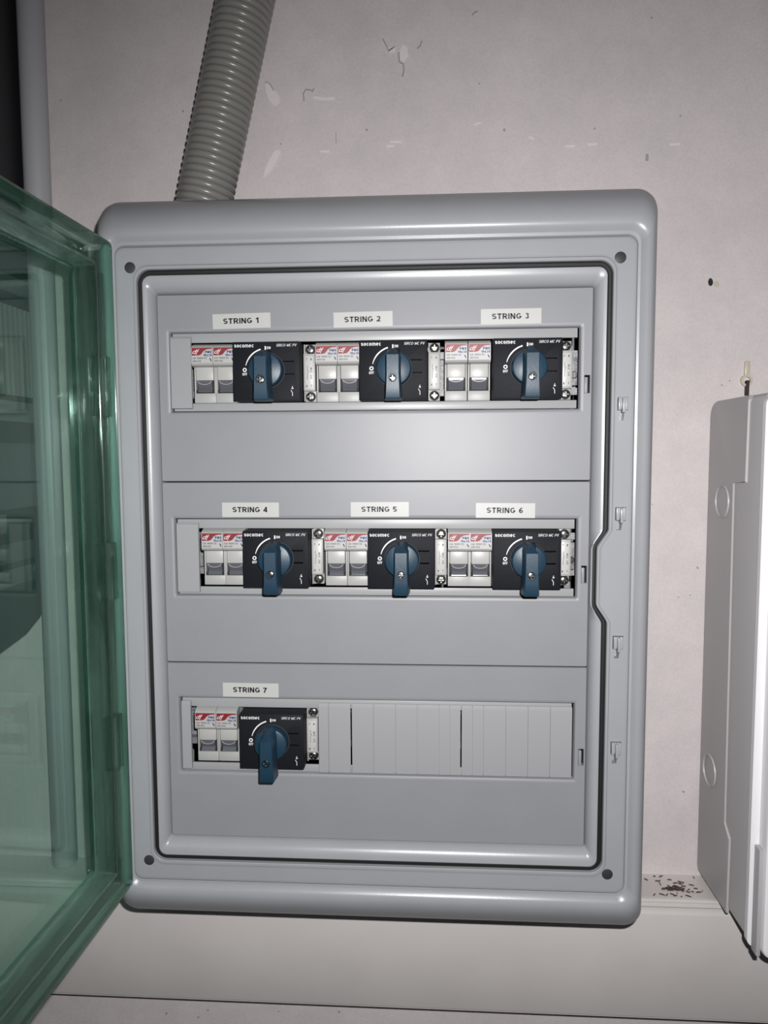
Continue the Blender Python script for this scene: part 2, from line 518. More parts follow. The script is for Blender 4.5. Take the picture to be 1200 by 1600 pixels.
# ------------------------------------------------------------------ cable trunking below
t = empty('cable_trunking', (0, WY, -444), 'long pale grey cable trunking running along the wall below the enclosures', 'trunking')
def tpart(name, fn, material):
    b = bmesh.new(); fn(b)
    o = finish(name, b, material, t)
    o.matrix_parent_inverse = Matrix.Translation(-t.location)
    return o
X0, X1 = -1300, 1300
def prof(bm, poly):
    a = [bm.verts.new((X0, y, z)) for y, z in poly]
    b = [bm.verts.new((X1, y, z)) for y, z in poly]
    n = len(poly)
    bm.faces.new(a); bm.faces.new(b[::-1])
    for i in range(n):
        bm.faces.new((a[i], b[i], b[(i + 1) % n], a[(i + 1) % n]))
tpart('channel', lambda b: prof(b, [(139.8, -324.5), (98.5, -324.5), (98.0, -325.5), (98.0, -444), (139.8, -444)]), 'trunk_grey')
tpart('lid', lambda b: prof(b, [(98, -327), (97.2, -326.6), (95.6, -327.6), (95, -330), (96.4, -331.5), (96.4, -334.5), (95.2, -336.5), (94.4, -338.5), (94.6, -439.5), (95.4, -441), (98, -441)]), 'trunk_grey')
tpart('lip', lambda b: prof(b, [(98.3, -322.9), (95.6, -323.3), (95.0, -324.3), (95.0, -326), (98.3, -326)]), 'trunk_grey')

# ------------------------------------------------------------------ left: vertical pipe and dark inverter
bm = bmesh.new()
rr = [(12.2, -323), (12.2, 900)]
ring_faces(bm, [[(-330 + r * math.cos(2 * PI * i / 32), 127.6 + r * math.sin(2 * PI * i / 32), z) for i in range(32)] for r, z in ((9, -324.2), (11.4, -323.6), (12.2, -321), (12.2, 900))], cap0=True, cap1=True)
tag(finish('conduit_pipe', bm, 'pipe_grey'), 'straight smooth grey plastic pipe running down the wall behind the green door', 'pipe')

inv = empty('inverter', (-500, WY, -70), 'black wall unit with light cooling fins seen behind the green door', 'inverter')
def ipart(name, fn, material, label=None, parent=inv):
    b = bmesh.new(); fn(b)
    o = finish(name, b, material, parent)
    if parent is inv: o.matrix_parent_inverse = Matrix.Translation(-inv.location)
    if label: o['label'] = label
    return o
IX = -344.0
def inv_body(b):
    poly = [(139.5, 800), (-90, 800), (-90, -40), (-80, -72), (-60, -88), (40, -84), (100, -76), (125, -66), (139.5, -50)]
    a = [b.verts.new((-800, y, z)) for y, z in poly]
    c = [b.verts.new((IX, y, z)) for y, z in poly]
    n = len(poly)
    b.faces.new(a); b.faces.new(c[::-1])
    for i in range(n):
        b.faces.new((a[i], c[i], c[(i + 1) % n], a[(i + 1) % n]))
ipart('housing', inv_body, 'inverter_black')
for k in range(26):
    y0 = 132 - k * 8.2
    ipart('cooling_fin', lambda b: box(b, IX, IX + 5.5, y0 - 4.6, y0, 151, 233, 0.4, 1), 'fin_grey')
ipart('side_rail', lambda b: box(b, IX, IX + 3, -80, 136, 127, 146, 0.6), 'fin_grey')
ipart('side_plate', lambda b: box(b, IX, IX + 1.6, -80, 136, 246, 262, 0.6), 'inverter_grey')
def plate(b):
    r = rrect(58, 134, 46, 107, 0, 6, 6)
    pts = [(p[0], p[2]) for p in r[:28]]
    a = [b.verts.new((IX, y, z)) for y, z in pts]
    c = [b.verts.new((IX + 1.5, y, z)) for y, z in pts]
    b.faces.new(a); b.faces.new(c[::-1])
    for i in range(len(pts)):
        j = (i + 1) % len(pts)
        b.faces.new((a[i], c[i], c[j], a[j]))
ipart('access_plate', plate, 'inverter_grey')
ipart('name_strip', lambda b: box(b, IX, IX + 1.2, -70, 72, 24, 42, 0.3), 'fin_grey')
def letter(b, ch, ya, yb):
    vs, fs = text_mesh(ch, 0.14)
    u0, u1 = min(v[0] for v in vs), max(v[0] for v in vs)
    o = [b.verts.new((IX + 1.35, ya + (u - u0) / (u1 - u0) * (yb - ya), 29 + w / .76 * 7.5)) for u, w in vs]
    for f in fs: b.faces.new([o[i] for i in f])
ipart('printed_letter', lambda b: letter(b, 'c', 44, 49.5), 'ink_black')
ipart('printed_letter', lambda b: letter(b, 'e', 51, 57), 'ink_black')
ipart('rating_label', lambda b: box(b, IX, IX + 0.6, -40, 118, -4, 14, 0.2), 'inverter_grey')
ipart('rating_label', lambda b: box(b, IX, IX + 0.6, 50, 118, -26, -10, 0.2), 'inverter_grey')

# ------------------------------------------------------------------ right: pale enclosure cut by the frame
rb = empty('wall_box', (420, WY, -317), 'pale grey wall box with white front cover at the right edge', 'enclosure')
def rpart(name, fn, material, angle=35):
    b = bmesh.new(); fn(b)
    o = finish(name, b, material, rb, angle)
    o.matrix_parent_inverse = Matrix.Translation(-rb.location)
    return o
def yzplate(b, poly, x0, x1, bev=0):
    a = [b.verts.new((x0, y, z)) for y, z in poly]
    c = [b.verts.new((x1, y, z)) for y, z in poly]
    n = len(poly)
    f = b.faces.new(a); b.faces.new(c[::-1])
    for i in range(n):
        j = (i + 1) % n
        b.faces.new((a[i], c[i], c[j], a[j]))
    if bev: bmesh.ops.bevel(b, geom=list(f.edges), offset=bev, segments=2, affect='EDGES', profile=0.5)
BX0, BX1 = 312.0, 760.0
def rb_body(b):
    rings = []
    for y, i, r in ((139.8, 7, 8), (137, 3, 8), (131, .6, 8), (126, 0, 8), (31, 0, 8), (29, 1, 8)):
        pts = rrect(BX0 + i, BX1 - i, -317 + i, 143.5 - i, y, r, 6)
        rings.append(pts[:28])
    ring_faces(b, rings, cap0=True, cap1=True)
rpart('body', rb_body, 'box_grey')
side = [(139.5, 128), (138.4, 133.5), (135, 138.2), (130, 141.2), (124, 142.5), (52, 142.5), (57, 139), (57, 70), (83, 69), (78, -238), (66, -247), (67, -316.5), (136, -316.5), (139, -312)]
rpart('side_cover', lambda b: yzplate(b, side, BX0 - 1.8, BX0 + 1, 0.8), 'box_grey')
def flange(b):
    o_ = [rrect(BX0 - 1.5, BX1 + 1.5, -318, 140, 24, 7, 6)[:28], rrect(BX0 - 1.5, BX1 + 1.5, -318, 140, 29.5, 7, 6)[:28]]
    ring_faces(b, o_, cap0=True, cap1=True)
rpart('flange', flange, 'box_white')
def cover(b):
    rings = [rrect(BX0 + 5 + i, BX1 - 5 - i, -320 + i, 138 - i, y, 9, 6)[:28] for y, i in ((24.2, 0.5), (13, 0), (10.5, 0.8), (9.6, 2.5))]
    ring_faces(b, rings, cap0=True, cap1=True)
rpart('front_cover', cover, 'box_white')
rpart('cover_strip', lambda b: box(b, BX0 + 18, BX1 - 18, 7.6, 9.9, -314, 132, 0.8), 'box_white')
rpart('hinge_pin', lambda b: box(b, BX0 + 1.6, BX0 + 5.2, 13.5, 23.6, -319, -228, 0.7), 'box_grey')
def knock(b, cy, cz):
    n = 40
    for r0, r1, h0 in ((15.5, 13.6, 1.2),):
        rings = []
        for r, x in ((r0, BX0 - 1.6), (r0 - .5, BX0 - 1.8 - h0), (r1 + .4, BX0 - 1.8 - h0), (r1, BX0 - 1.6)):
            rings.append([(x, cy + r * math.cos(2 * PI * i / n), cz + r * math.sin(2 * PI * i / n)) for i in range(n)])
        ring_faces(b, rings, closed=True)
rpart('knockout', lambda b: knock(b, 104, 51), 'box_grey')
rpart('knockout', lambda b: knock(b, 114, -205), 'box_grey')

# small wall clip above the right box
x, z = un(1165, 605, WY)
cl = empty('wall_clip', (x, WY, z), 'small cream plastic nail clip on the wall above the right box', 'clip')
b = bmesh.new()
n = 20
ring_faces(b, [[(r * math.cos(2 * PI * i / n), y, 6 + r * math.sin(2 * PI * i / n)) for i in range(n)] for r, y in ((5.6, 0.2), (5.4, -3), (3.4, -3), (3.2, 0.2))], closed=True)
finish('ring', b, 'clip_cream', cl)
b = bmesh.new(); box(b, -2.4, 2.4, -3.5, 0.2, 10.5, 24, 1.0); finish('stem', b, 'clip_cream', cl)
b = bmesh.new(); box(b, -1.1, 1.1, -6, 0.2, -8, 6, 0.5); finish('nail', b, 'rust', cl)

# dead insects and crumbs on the trunking ledge
b = bmesh.new()
pile = []
for i in range(18):
    pile.append((random.gauss(278, 5), random.gauss(114, 2.0), random.uniform(-.5, .5), random.uniform(4, 9)))
for i in range(16):
    pile.append((random.uniform(280, 306), random.gauss(113, 3.0), random.uniform(-.6, .6), random.uniform(3, 6)))
for i in range(30):
    pile.append((random.uniform(258, 308), random.uniform(102, 136), random.uniform(0, PI), random.uniform(3, 7)))
for x, y, a, l in pile:
    y = min(max(y, 101), 136)
    dx, dy = math.cos(a) * l / 2, math.sin(a) * l / 2
    nx, ny = -math.sin(a) * .4, math.cos(a) * .4
    zz = -324.4
    p = [(x - dx, y - dy), (x + nx, y + ny), (x + dx, y + dy), (x - nx, y - ny)]
    lo = [b.verts.new((u, v, zz)) for u, v in p]
    hi = [b.verts.new((x + (u - x) * .7, y + (v - y) * .7, zz + 1.0)) for u, v in p]
    b.faces.new(lo); b.faces.new(hi[::-1])
    for i in range(4):
        j = (i + 1) % 4
        b.faces.new((lo[i], hi[i], hi[j], lo[j]))
tag(finish('dead_insects', b, 'bug_brown', smooth=False), 'scatter of dead insects and crumbs on the trunking ledge', 'debris', kind='stuff')

# ------------------------------------------------------------------ corrugated conduit
path = [Vector(p) for p in ((-158.6, 80, 296), (-152.5, 80, 322), (-132, 80, 407), (-113, 80, 486), (-96, 82, 560), (-82, 86, 640), (-70, 92, 730))]
def cr(tt):
    n = len(path) - 1
    i = min(int(tt * n), n - 1)
    f = tt * n - i
    p0, p1, p2, p3 = path[max(i - 1, 0)], path[i], path[i + 1], path[min(i + 2, n)]
    return 0.5 * ((2 * p1) + (p2 - p0) * f + (2 * p0 - 5 * p1 + 4 * p2 - p3) * f * f + (3 * p1 - p0 - 3 * p2 + p3) * f ** 3)
dense = [cr(i / 800) for i in range(801)]
acc = [0]
for i in range(800): acc.append(acc[-1] + (dense[i + 1] - dense[i]).length)
pitch = 5.9
sub = 8
nst = int(acc[-1] / pitch * sub)
rings = []
k = 0
for s in range(nst):
    d = s * pitch / sub
    while acc[k + 1] < d: k += 1
    f = (d - acc[k]) / (acc[k + 1] - acc[k])
    p = dense[k].lerp(dense[k + 1], f)
    tg = (dense[min(k + 8, 800)] - dense[max(k - 8, 0)]).normalized()
    e1 = tg.cross(Vector((0, 1, 0))).normalized()
    e2 = tg.cross(e1)
    ph = (s % sub) / sub
    r = 22.3 + 2.2 * math.sqrt(max(0, math.sin(PI * ph)))
    rings.append([p + e1 * r * math.cos(2 * PI * i / 40) + e2 * r * math.sin(2 * PI * i / 40) for i in range(40)])
b = bmesh.new()
ring_faces(b, rings)
tag(finish('corrugated_conduit', b, 'conduit_grey', angle=80), 'leaning grey corrugated conduit entering the top of the open enclosure', 'conduit')

# ------------------------------------------------------------------ the open enclosure
enc = empty('distribution_enclosure', (0, WY, -302), 'large open grey enclosure with three rows of switches and a green door', 'enclosure')
ENC_INV = Matrix.Translation(-enc.location)
def epart(name, b, material, label=None, angle=35, parent=None):
    o = finish(name, b, material, parent or enc, angle)
    if parent is None: o.matrix_parent_inverse = ENC_INV
    if label: o['label'] = label
    return o

ROWS = (147.6, 0.0, -147.6)      # centres of the cover panels
DEV = (159.4, 13.2, -134.2)      # centres of the device rows
J = 8.6
fr = [  # half width, half height, y, corner radius, jog
    (170.3, 221.7, 14, 1.5, 0), (170.3, 221.7, 2.5, 1.5, 0), (171.0, 222.6, 0.2, 2, 0), (172.2, 224.4, -3.2, 2.5, 1.0), (174.0, 227.5, -5.6, 3.5, 3.0),
    (176.2, 231.0, -6.7, 5, 5.5), (178.0, 234.0, -7.0, 6.5, J), (178.5, 234.6, -6.4, 7, J), (178.6, 234.7, -2.0, 7, J), (182.6, 239.0, -2.0, 10, J),
    (182.7, 239.1, -6.8, 10, J), (183.2, 239.7, -7.4, 10.5, J), (184.6, 241.6, -7.4, 11.5, J), (185.2, 242.4, -6.2, 12, J), (186.0, 243.4, -5.9, 12, J * .95), (186.6, 244.2, -5.9, 12, J * .9),
    (197.6, 253.8, -5.9, 7, 0), (198.8, 255.0, -5.9, 7, 0), (199.8, 256.1, -5.6, 7, 0), (200.4, 257.0, -4.2, 7, 0), (201.0, 258.0, -1.2, 7.5, 0), (202.4, 259.8, 0.2, 8, 0),
    (204.2, 262.2, -0.2, 9, 0), (206.2, 264.8, -3.0, 10, 0), (208.6, 268.2, -4.6, 11, 0), (211.0, 272.2, -4.4, 11.5, 0), (213.6, 277.5, -2.6, 12, 0),
    (216.0, 284.0, 1.4, 12.5, 0), (218.0, 290.4, 7.0, 13, 0), (219.6, 296.2, 14.5, 13.5, 0), (220.4, 300.0, 22, 14, 0), (220.6, 301.4, 30, 14, 0), (219.4, 300.6, 35, 14, 0),
    (212, 292, 36, 16, 0), (205, 286, 30, 14, 0), (190, 262, 14, 10, 0)]
b = bmesh.new()
ring_faces(b, [rrect(-w, w, -h, h, y, r, 8, j) for w, h, y, r, j in fr], closed=True)
frame = epart('front_frame', b, 'frame_grey', angle=50)
CLIP = ((191.6, 132.5), (191.6, 48.6), (191.6, -52), (191.6, -136.6))
for cx, cz in CLIP:
    cut = bmesh.new()
    box(cut, cx - 4.1, cx + 4.1, -10, -3.4, cz - 5.3, cz + 5.3)
    boolean_cut(frame, cut)
    cut = bmesh.new()
    poly = [(cx - 1.4, cz - 4), (cx + 1.4, cz - 4), (cx + 0.6, cz - 12.5), (cx - 3.0, cz - 12.5)]
    prism(cut, poly, -10, 2)
    boolean_cut(frame, cut)

b = bmesh.new()   # rear box, open to the front
ring_faces(b, [rrect(-w, w, -h, h, y, 14, 6) for w, h, y in ((196, 270, 24), (207, 288, 33), (211, 292, 40), (207, 288, 139.8))], cap1=True)
epart('rear_box', b, 'frame_grey')
b = bmesh.new()
gk = [(178.7, 234.8, -2.2, 7, J), (178.7, 234.8, -4.0, 7, J), (179.6, 235.8, -4.9, 7.6, J), (181.5, 237.9, -4.9, 9, J), (182.5, 238.9, -4.0, 10, J), (182.5, 238.9, -2.2, 10, J)]
ring_faces(b, [rrect(-w, w, -h, h, y, r, 8, j) for w, h, y, r, j in gk], closed=True)
epart('gasket', b, 'gasket_black', 'black rubber seal running in a groove')
for x, z in ((-187.8, 241), (187.6, 241), (-187.4, -240), (187.0, -240.6)):
    b = bmesh.new()
    disc(b, x, z, [(3.7, -6.35), (4.3, -6.15), (4.4, -5)], 28)
    epart('screw_cap', b, 'cap_grey', 'dark round screw cap')
for cx, cz in CLIP:
    b = bmesh.new()
    box(b, cx - 3.6, cx - 1.35, -8.4, -3.2, cz - 4.8, cz + 4.8, 0.35)
    box(b, cx + 1.35, cx + 3.6, -8.4, -3.2, cz - 4.8, cz + 4.8, 0.35)
    box(b, cx - 1.5, cx + 1.5, -7.9, -3.2, cz - 3.6, cz + 4.7, 0.2)
    box(b, cx - 1.1, cx + 1.1, -11.0, -6.5, cz - 6.8, cz + 4.4, 0.5)
    epart('door_clip', b, 'frame_grey')

def sq(l, r, bt, t, y, rad): return rrect(l, r, bt, t, y, rad, 4)[:20]
for k, zc in enumerate(ROWS):
    oz = zc + 13.0
    b = bmesh.new()
    H = 73.3
    hs = 73.3
    R = [sq(-169.4, 169.4, zc - hs, zc + hs, 5, 1.2), sq(-169.6, 169.6, zc - hs - .1, zc + hs + .1, 0.9, 1.2), sq(-169.0, 169.0, zc - hs + .5, zc + hs - .5, 0, 1.2), sq(-168.3, 168.3, zc - hs + 1.2, zc + hs - 1.2, 0, 1.2),
         sq(-163.4, 163.4, oz - 34.2, oz + 34.2, 0, 1.6), sq(-162.6, 162.6, oz - 33.4, oz + 33.4, 0, 1.6), sq(-161.0, 161.0, oz - 31.8, oz + 31.8, 0.7, 1.2), sq(-160.2, 160.2, oz - 31.0, oz + 31.0, 2.2, 0.8), sq(-160, 160, oz - 30.9, oz + 30.9, 5, 0.8)]
    ring_faces(b, R, closed=True)
    p = epart('cover_panel', b, 'panel_grey', angle=30)
    sx, sz = 166.1, oz - 12.5
    cut = bmesh.new()
    box(cut, sx - 2.4, sx + 2.0, -2, 8, sz - 6.9, sz + 6.9)
    boolean_cut(p, cut)
    b = bmesh.new()
    box(b, sx - 2.2, sx + 0.2, -0.4, 3.5, sz - 6.8, sz + 5.4, 0.4)
    finish('latch_tab', b, 'panel_grey', p)
    for z0, z1 in ((oz + 23.2, oz + 30.6), (oz - 30.6, oz - 24.3)):
        b = bmesh.new()
        box(b, -158.6, 158.6, 2.6, 4.4, z0, z1, 0.4)
        finish('window_strip', b, 'strip_grey', p)
    # carrier rail behind
    b = bmesh.new()
    dz = DEV[k]
    poly = [(dz + 17.5, 26), (dz + 17.5, 24), (dz + 12, 24), (dz + 12, 31), (dz - 12, 31), (dz - 12, 24), (dz - 17.5, 24), (dz - 17.5, 26), (dz - 14, 26), (dz - 14, 33), (dz + 14, 33), (dz + 14, 26)]
    a = [b.verts.new((-163, y, z)) for z, y in poly]; c = [b.verts.new((163, y, z)) for z, y in poly]
    b.faces.new(a); b.faces.new(c[::-1])
    for i in range(len(poly)):
        j = (i + 1) % len(poly)
        b.faces.new((a[i], c[i], c[j], a[j]))
    rail = epart('mounting_rail', b, 'zinc', 'galvanised steel mounting rail')
    if k < 2:
        b = bmesh.new()
        box(b, 153.4, 161, 13, 30, dz - 11, dz + 11, 0.5)
        st = finish('rail_bracket', b, 'zinc', rail)
        b = bmesh.new()
        disc(b, 157.8, dz - 3, [(2.4, 11.2), (2.9, 11.8), (2.9, 13.5)], 20)
        box(b, 155.2, 160.4, 10.9, 11.4, dz - 3.4, dz - 2.6)
        finish('rail_screw', b, 'steel', rail)

# the green door, opened a little past a right angle
DA = math.radians(-92.0)
DM = Matrix.Translation(Vector((-200.5, -8.5, 0)) * MM) @ Matrix.Rotation(DA, 4, 'Z')
def dpart(name, b, material, parent=None, label=None, angle=35):
    o = finish(name, b, material, parent or enc, angle)
    if parent is None:
        o.matrix_parent_inverse = ENC_INV
        o.matrix_basis = DM
    if label: o['label'] = label
    return o
DW, DH = 402.0, 259.5
def dring(i, y, r=4): return rrect(i, DW - i, -DH + i, DH - i, y, max(1.2, r - i * .1), 6)[:28]
b = bmesh.new()
ring_faces(b, [dring(23.2, y) for y in (-23.8, -20.6)], cap0=True, cap1=True)
door = dpart('door', b, 'green_pane', label='clear green plastic door swung open on the left')
b = bmesh.new()
ring_faces(b, [dring(i, y) for i, y in ((0.3, 0), (0, -0.6), (0, -15), (0.9, -18.5), (3.2, -21.4), (7, -22.8), (23, -23.8), (23, -20.6), (8, -20.2), (4.6, -18.8), (3.0, -16.5), (2.4, -14), (2.4, -0.6), (2.1, 0))], closed=True)
dpart('door_rim', b, 'green_rim', door)
b = bmesh.new()
ring_faces(b, [dring(i, y) for i, y in ((19.2, -3.5), (18.8, -4.2), (18.4, -20.2), (21.8, -20.2), (21.2, -4.2), (20.8, -3.5))], closed=True)
dpart('sealing_rib', b, 'green_hinge', door)
segs = [(235, 172, 0), (172, 125, 1), (125, 27, 0), (27, -19, 1), (-19, -112, 0), (-112, -157, 1), (-157, -232, 0)]
for z1, z0, kind in segs:
    b = bmesh.new()
    if kind == 0:
        vtube(b, 10.6, -8.5, z0 + .6, z1 - .6, 5.2)
    else:
        box(b, 5.2, 16.2, -14.5, -4.2, z0 + .4, z1 - .4, 1.2)
        box(b, 4.4, 5.6, -12, -2.4, z0 + .4, z1 - .4, 0.3)
        box(b, 8.6, 10.2, -4.6, -2.4, z0 + .4, z1 - .4, 0.3)
    dpart('hinge_knuckle', b, 'green_hinge', door)

# ------------------------------------------------------------------ fuse carriers
def make_fuse():
    root = empty('fuse_carrier', (0, 0, 0), '', 'fuse holder')
    w = 8.65
    b = bmesh.new()   # base body
    box(b, -w, w, 6, 26, -24, 24, 0.4)
    box(b, -w, w, 0.4, 8, -23, -15.2, 0.5)
    box(b, -w, -w + 1.2, 0.9, 8, -16, 8, 0.3)
    box(b, w - 1.2, w, 0.9, 8, -16, 8, 0.3)
    body = finish('body', b, 'module_grey', root)
    b = bmesh.new()   # head with the print: profile in yz
    prof_ = [(8, 23.4), (1.0, 23.2), (-4.4, 21.2), (-5.4, 20.2), (-5.9, 18.5), (-5.9, 7.6), (-5.0, 6.2), (-2.2, 5.2), (8, 4.8)]
    a = [b.verts.new((-w + .1, y, z)) for y, z in prof_]; c = [b.verts.new((w - .1, y, z)) for y, z in prof_]
    b.faces.new(a); b.faces.new(c[::-1])
    for i in range(len(prof_)):
        j = (i + 1) % len(prof_)
        b.faces.new((a[i], c[i], c[j], a[j]))
    head = finish('head', b, 'module_grey', root, angle=25)
    y = -6.02
    b = bmesh.new(); prism(b, [(-8.2, 19.9), (8.2, 19.9), (8.2, 8.0), (-8.2, 8.0)], y, -5.6); lab = finish('printed_label', b, 'label_white', head)
    y = -6.12
    b = bmesh.new()
    red = [(-8.0, 19.7), (8.0, 19.7), (8.0, 18.6), (5.5, 18.55), (3.6, 18.2), (2.0, 17.4), (0.8, 16.3), (-0.2, 14.9), (-1.2, 14.1), (-2.6, 13.7), (-8.0, 13.6)]
    prism(b, red, y, -5.9); finish('red_print', b, 'ink_red', head)
    b = bmesh.new(); add_text(b, 'df', -7.4, -1.9, 14.2, 18.5, -6.2, 0.12, 0.35, 0.4); finish('logo_print', b, 'ink_white', head)
    b = bmesh.new()
    add_text(b, 'PMX', 2.6, 7.8, 15.3, 17.3, -6.16, 0.26)
    add_text(b, '10x38', 1.2, 7.9, 12.9, 14.7, -6.16, 0.24)
    finish('printed_text', b, 'ink_blue', head)
    b = bmesh.new()
    add_text(b, '32A 1000V DC', -7.7, 4.0, 10.8, 12.3, -6.16, 0.15)
    add_text(b, '485150', -7.6, -0.8, 8.6, 9.9, -6.16, 0.15)
    stroke(b, [(6.2, 11.6), (6.9, 10.4), (7.5, 9.0)], [.5, .9, .6], -6.16, -5.95)
    finish('printed_text', b, 'ink_black', head)
    b = bmesh.new()   # lever plate
    box(b, -6.9, 7.1, -0.3, 7, -5.2, 5.2, 0.5)
    lever = finish('lever', b, 'lever_grey', root)
    b = bmesh.new()   # dark pocket, its clear grip
    box(b, -7.3, 7.4, 4.5, 6.2, -15.2, -5.0)
    finish('pocket', b, 'dark_void', root)
    b = bmesh.new()
    pr_ = [(-0.1, -5.3), (-0.1, -7.2), (0.8, -9.5), (2.2, -11.4), (0.6, -13.2), (0.4, -14.4), (4.6, -14.6), (4.6, -5.3)]
    a = [b.verts.new((-5.6, y, z)) for y, z in pr_]; c = [b.verts.new((5.8, y, z)) for y, z in pr_]
    b.faces.new(a); b.faces.new(c[::-1])
    for i in range(len(pr_)):
        j = (i + 1) % len(pr_)
        b.faces.new((a[i], c[i], c[j], a[j]))
    g = finish('grip', b, 'smoke_grey', lever, angle=40)
    b = bmesh.new()
    arc = [(5.6 * math.sin(t_), -5.2 - 3.2 * math.cos(t_)) for t_ in [(-1 + 2 * i / 14) * 1.45 for i in range(15)]]
    stroke(b, arc, 0.45, -0.5, 1.5)
    finish('grip_edge', b, 'strip_grey', lever)
    for sx in (-1, 1):
        b = bmesh.new()
        box(b, sx * 6.6 - .55, sx * 6.6 + .55, 0.6, 5, -14.8, -12.6, 0.2)
        finish('pivot', b, 'dark_void', lever)
    return root

FX = [(-133.0, -115.6), (-34.9, -17.5), (65.6, 83.4), (-128.5, -111.2), (-29.4, -11.9), (68.2, 85.2), (-137.6, -120.1)]
PAIR = ('left pair in the top row', 'middle pair in the top row', 'right pair in the top row', 'left pair in the middle row', 'centre pair in the middle row', 'right pair in the middle row', 'only pair in the bottom row')
SPOT = ('left in the top row', 'middle of the top row', 'right in the top row', 'left in the middle row', 'centre of the middle row', 'right in the middle row', 'alone in the bottom row')
ROW_OF = (0, 0, 0, 1, 1, 1, 2)
fuse0 = make_fuse()
first = True
for i, (xa, xb) in enumerate(FX):
    for j, x in enumerate((xa, xb)):
        o = fuse0 if first else copy_tree(fuse0)
        first = False
        place(o, x, 1.5, DEV[ROW_OF[i]])
        o['label'] = 'light grey fuse carrier with red print, %s of the %s' % (('left', 'right')[j], PAIR[i])
        o['group'] = 'fuse carriers on the rails'

# ------------------------------------------------------------------ rotary switches
def make_switch():
    root = empty('rotary_switch', (0, 0, 0), '', 'switch')
    b = bmesh.new()
    box(b, -26.0, 26.0, 0, 24, -22.5, 22.5, 0.7)
    body = finish('body', b, 'switch_black', root)
    cut = bmesh.new()
    for z in (7.0, -2.6):
        box(cut, 11.5, 21.8, -1, 6, z - .6, z + .6)
    boolean_cut(body, cut)
    y = -0.12
    b = bmesh.new()
    add_text(b, 'socomec', -24.6, -9.4, 18.2, 20.4, y, 0.18, 0, 0.9)
    finish('printed_text', b, 'ink_white', body)
    b = bmesh.new()
    add_text(b, 'SIRCO MC PV', 8.2, 24.0, 18.5, 20.6, y, 0.13, 0.25)
    finish('printed_text', b, 'ink_white', body)
    b = bmesh.new()
    prism(b, [(-.9, 19.0), (0.15, 19.0), (0.15, 16.2), (-.9, 16.2)], y, 0.1)
    add_text(b, 'ON', 0.7, 3.7, 16.7, 18.7, y, 0.20)
    add_text(b, 'OFF', -18.6, -14.9, -3.2, -1.1, y, 0.20)
    arc = [(0.6 + 16.9 * math.cos(math.radians(a)), 0.4 + 16.9 * math.sin(math.radians(a))) for a in range(166, 104, -4)]
    stroke(b, arc, [0.5 + 0.55 * min(1, i / 6) for i in range(len(arc))], y, 0.1)
    ringpts = [[(-16.7 + r * math.cos(2 * PI * i / 20), yy, 1.1 + r * math.sin(2 * PI * i / 20)) for i in range(20)] for r, yy in ((1.6, y), (0.8, y), (0.8, .1), (1.6, .1))]
    ring_faces(b, ringpts, closed=True)
    finish('position_marks', b, 'ink_white', body)
    b = bmesh.new()
    stroke(b, [(20.2, -19.2), (20.2, -16.6), (19.0, -14.6)], 0.45, y, 0.1)
    stroke(b, [(20.2, -11.6), (20.2, -14.0)], 0.45, y, 0.1)
    stroke(b, [(19.4, -13.4), (20.2, -12.8), (21.0, -13.4)], 0.5, y, 0.1)
    finish('contact_symbol', b, 'ink_white', body)
    b = bmesh.new()   # dark collar and round knob base
    disc(b, 0.6, 0.4, [(13.9, -0.4), (14.2, -0.1), (14.2, 1)], 48)
    finish('collar', b, 'dark_void', body)
    b = bmesh.new()
    disc(b, 0.6, 0.4, [(12.0, -8.2), (12.7, -7.8), (13.1, -6.8), (13.3, 0)], 56)
    knob = finish('knob', b, 'handle_blue', root, angle=40)
    # handle bar: section rings from pointer to tail (z, half width front, y front)
    b = bmesh.new()
    st = [(14.6, 0.6, 4.2, -7.4), (13.6, 0.8, 4.8, -17.5), (13.0, 1.1, 5.0, -19.6), (8.4, 4.6, 5.6, -23.7), (2.0, 4.6, 5.5, -24.0), (-6.0, 4.6, 5.6, -24.0), (-14.0, 4.9, 6.0, -23.6), (-22.0, 5.3, 6.5, -23.0), (-23.4, 5.2, 6.5, -22.4), (-24.0, 4.7, 6.2, -21.2)]
    back = lambda z: -6.5 if z > -11.5 else -9.5
    rings = []
    for z, hw, hb, yf in st:
        yb = back(z)
        cyf = yf + 0.7
        rings.append([(0.6 - hb, yb, z), (0.6 - hw - .35, cyf, z), (0.6 - hw + .3, yf, z), (0.6 + hw - .3, yf, z), (0.6 + hw + .35, cyf, z), (0.6 + hb, yb, z)])
    ring_faces(b, rings, cap0=True, cap1=True)
    handle = finish('handle', b, 'handle_blue', knob, angle=22)
    cut = bmesh.new()
    disc(cut, 0.4, -8.4, [(3.3, -30), (3.3, -20.5)], 28)
    boolean_cut(handle, cut)
    b = bmesh.new()
    disc(b, 0.4, -8.4, [(1.3, -22.5), (2.3, -22.2), (2.6, -21.4), (2.6, -20.2)], 24)
    sc = finish('screw', b, 'steel', knob, angle=50)
    cut = bmesh.new()
    box(cut, 0.4 - 1.9, 0.4 + 1.9, -24, -21.8, -8.4 - .38, -8.4 + .38)
    boolean_cut(sc, cut)
    cut = bmesh.new()
    box(cut, 0.4 - .38, 0.4 + .38, -24, -21.8, -8.4 - 1.9, -8.4 + 1.9)
    boolean_cut(sc, cut)
    return root

SX = (-80.4, 17.6, 119.0, -75.6, 23.2, 120.0, -81.3)
sw0 = make_switch()
for i, x in enumerate(SX):
    o = sw0 if i == 0 else copy_tree(sw0)
    place(o, x, -12.5, DEV[ROW_OF[i]])
    o['label'] = 'black rotary switch with blue handle, ' + SPOT[i]
    o['group'] = 'rotary isolator switches'

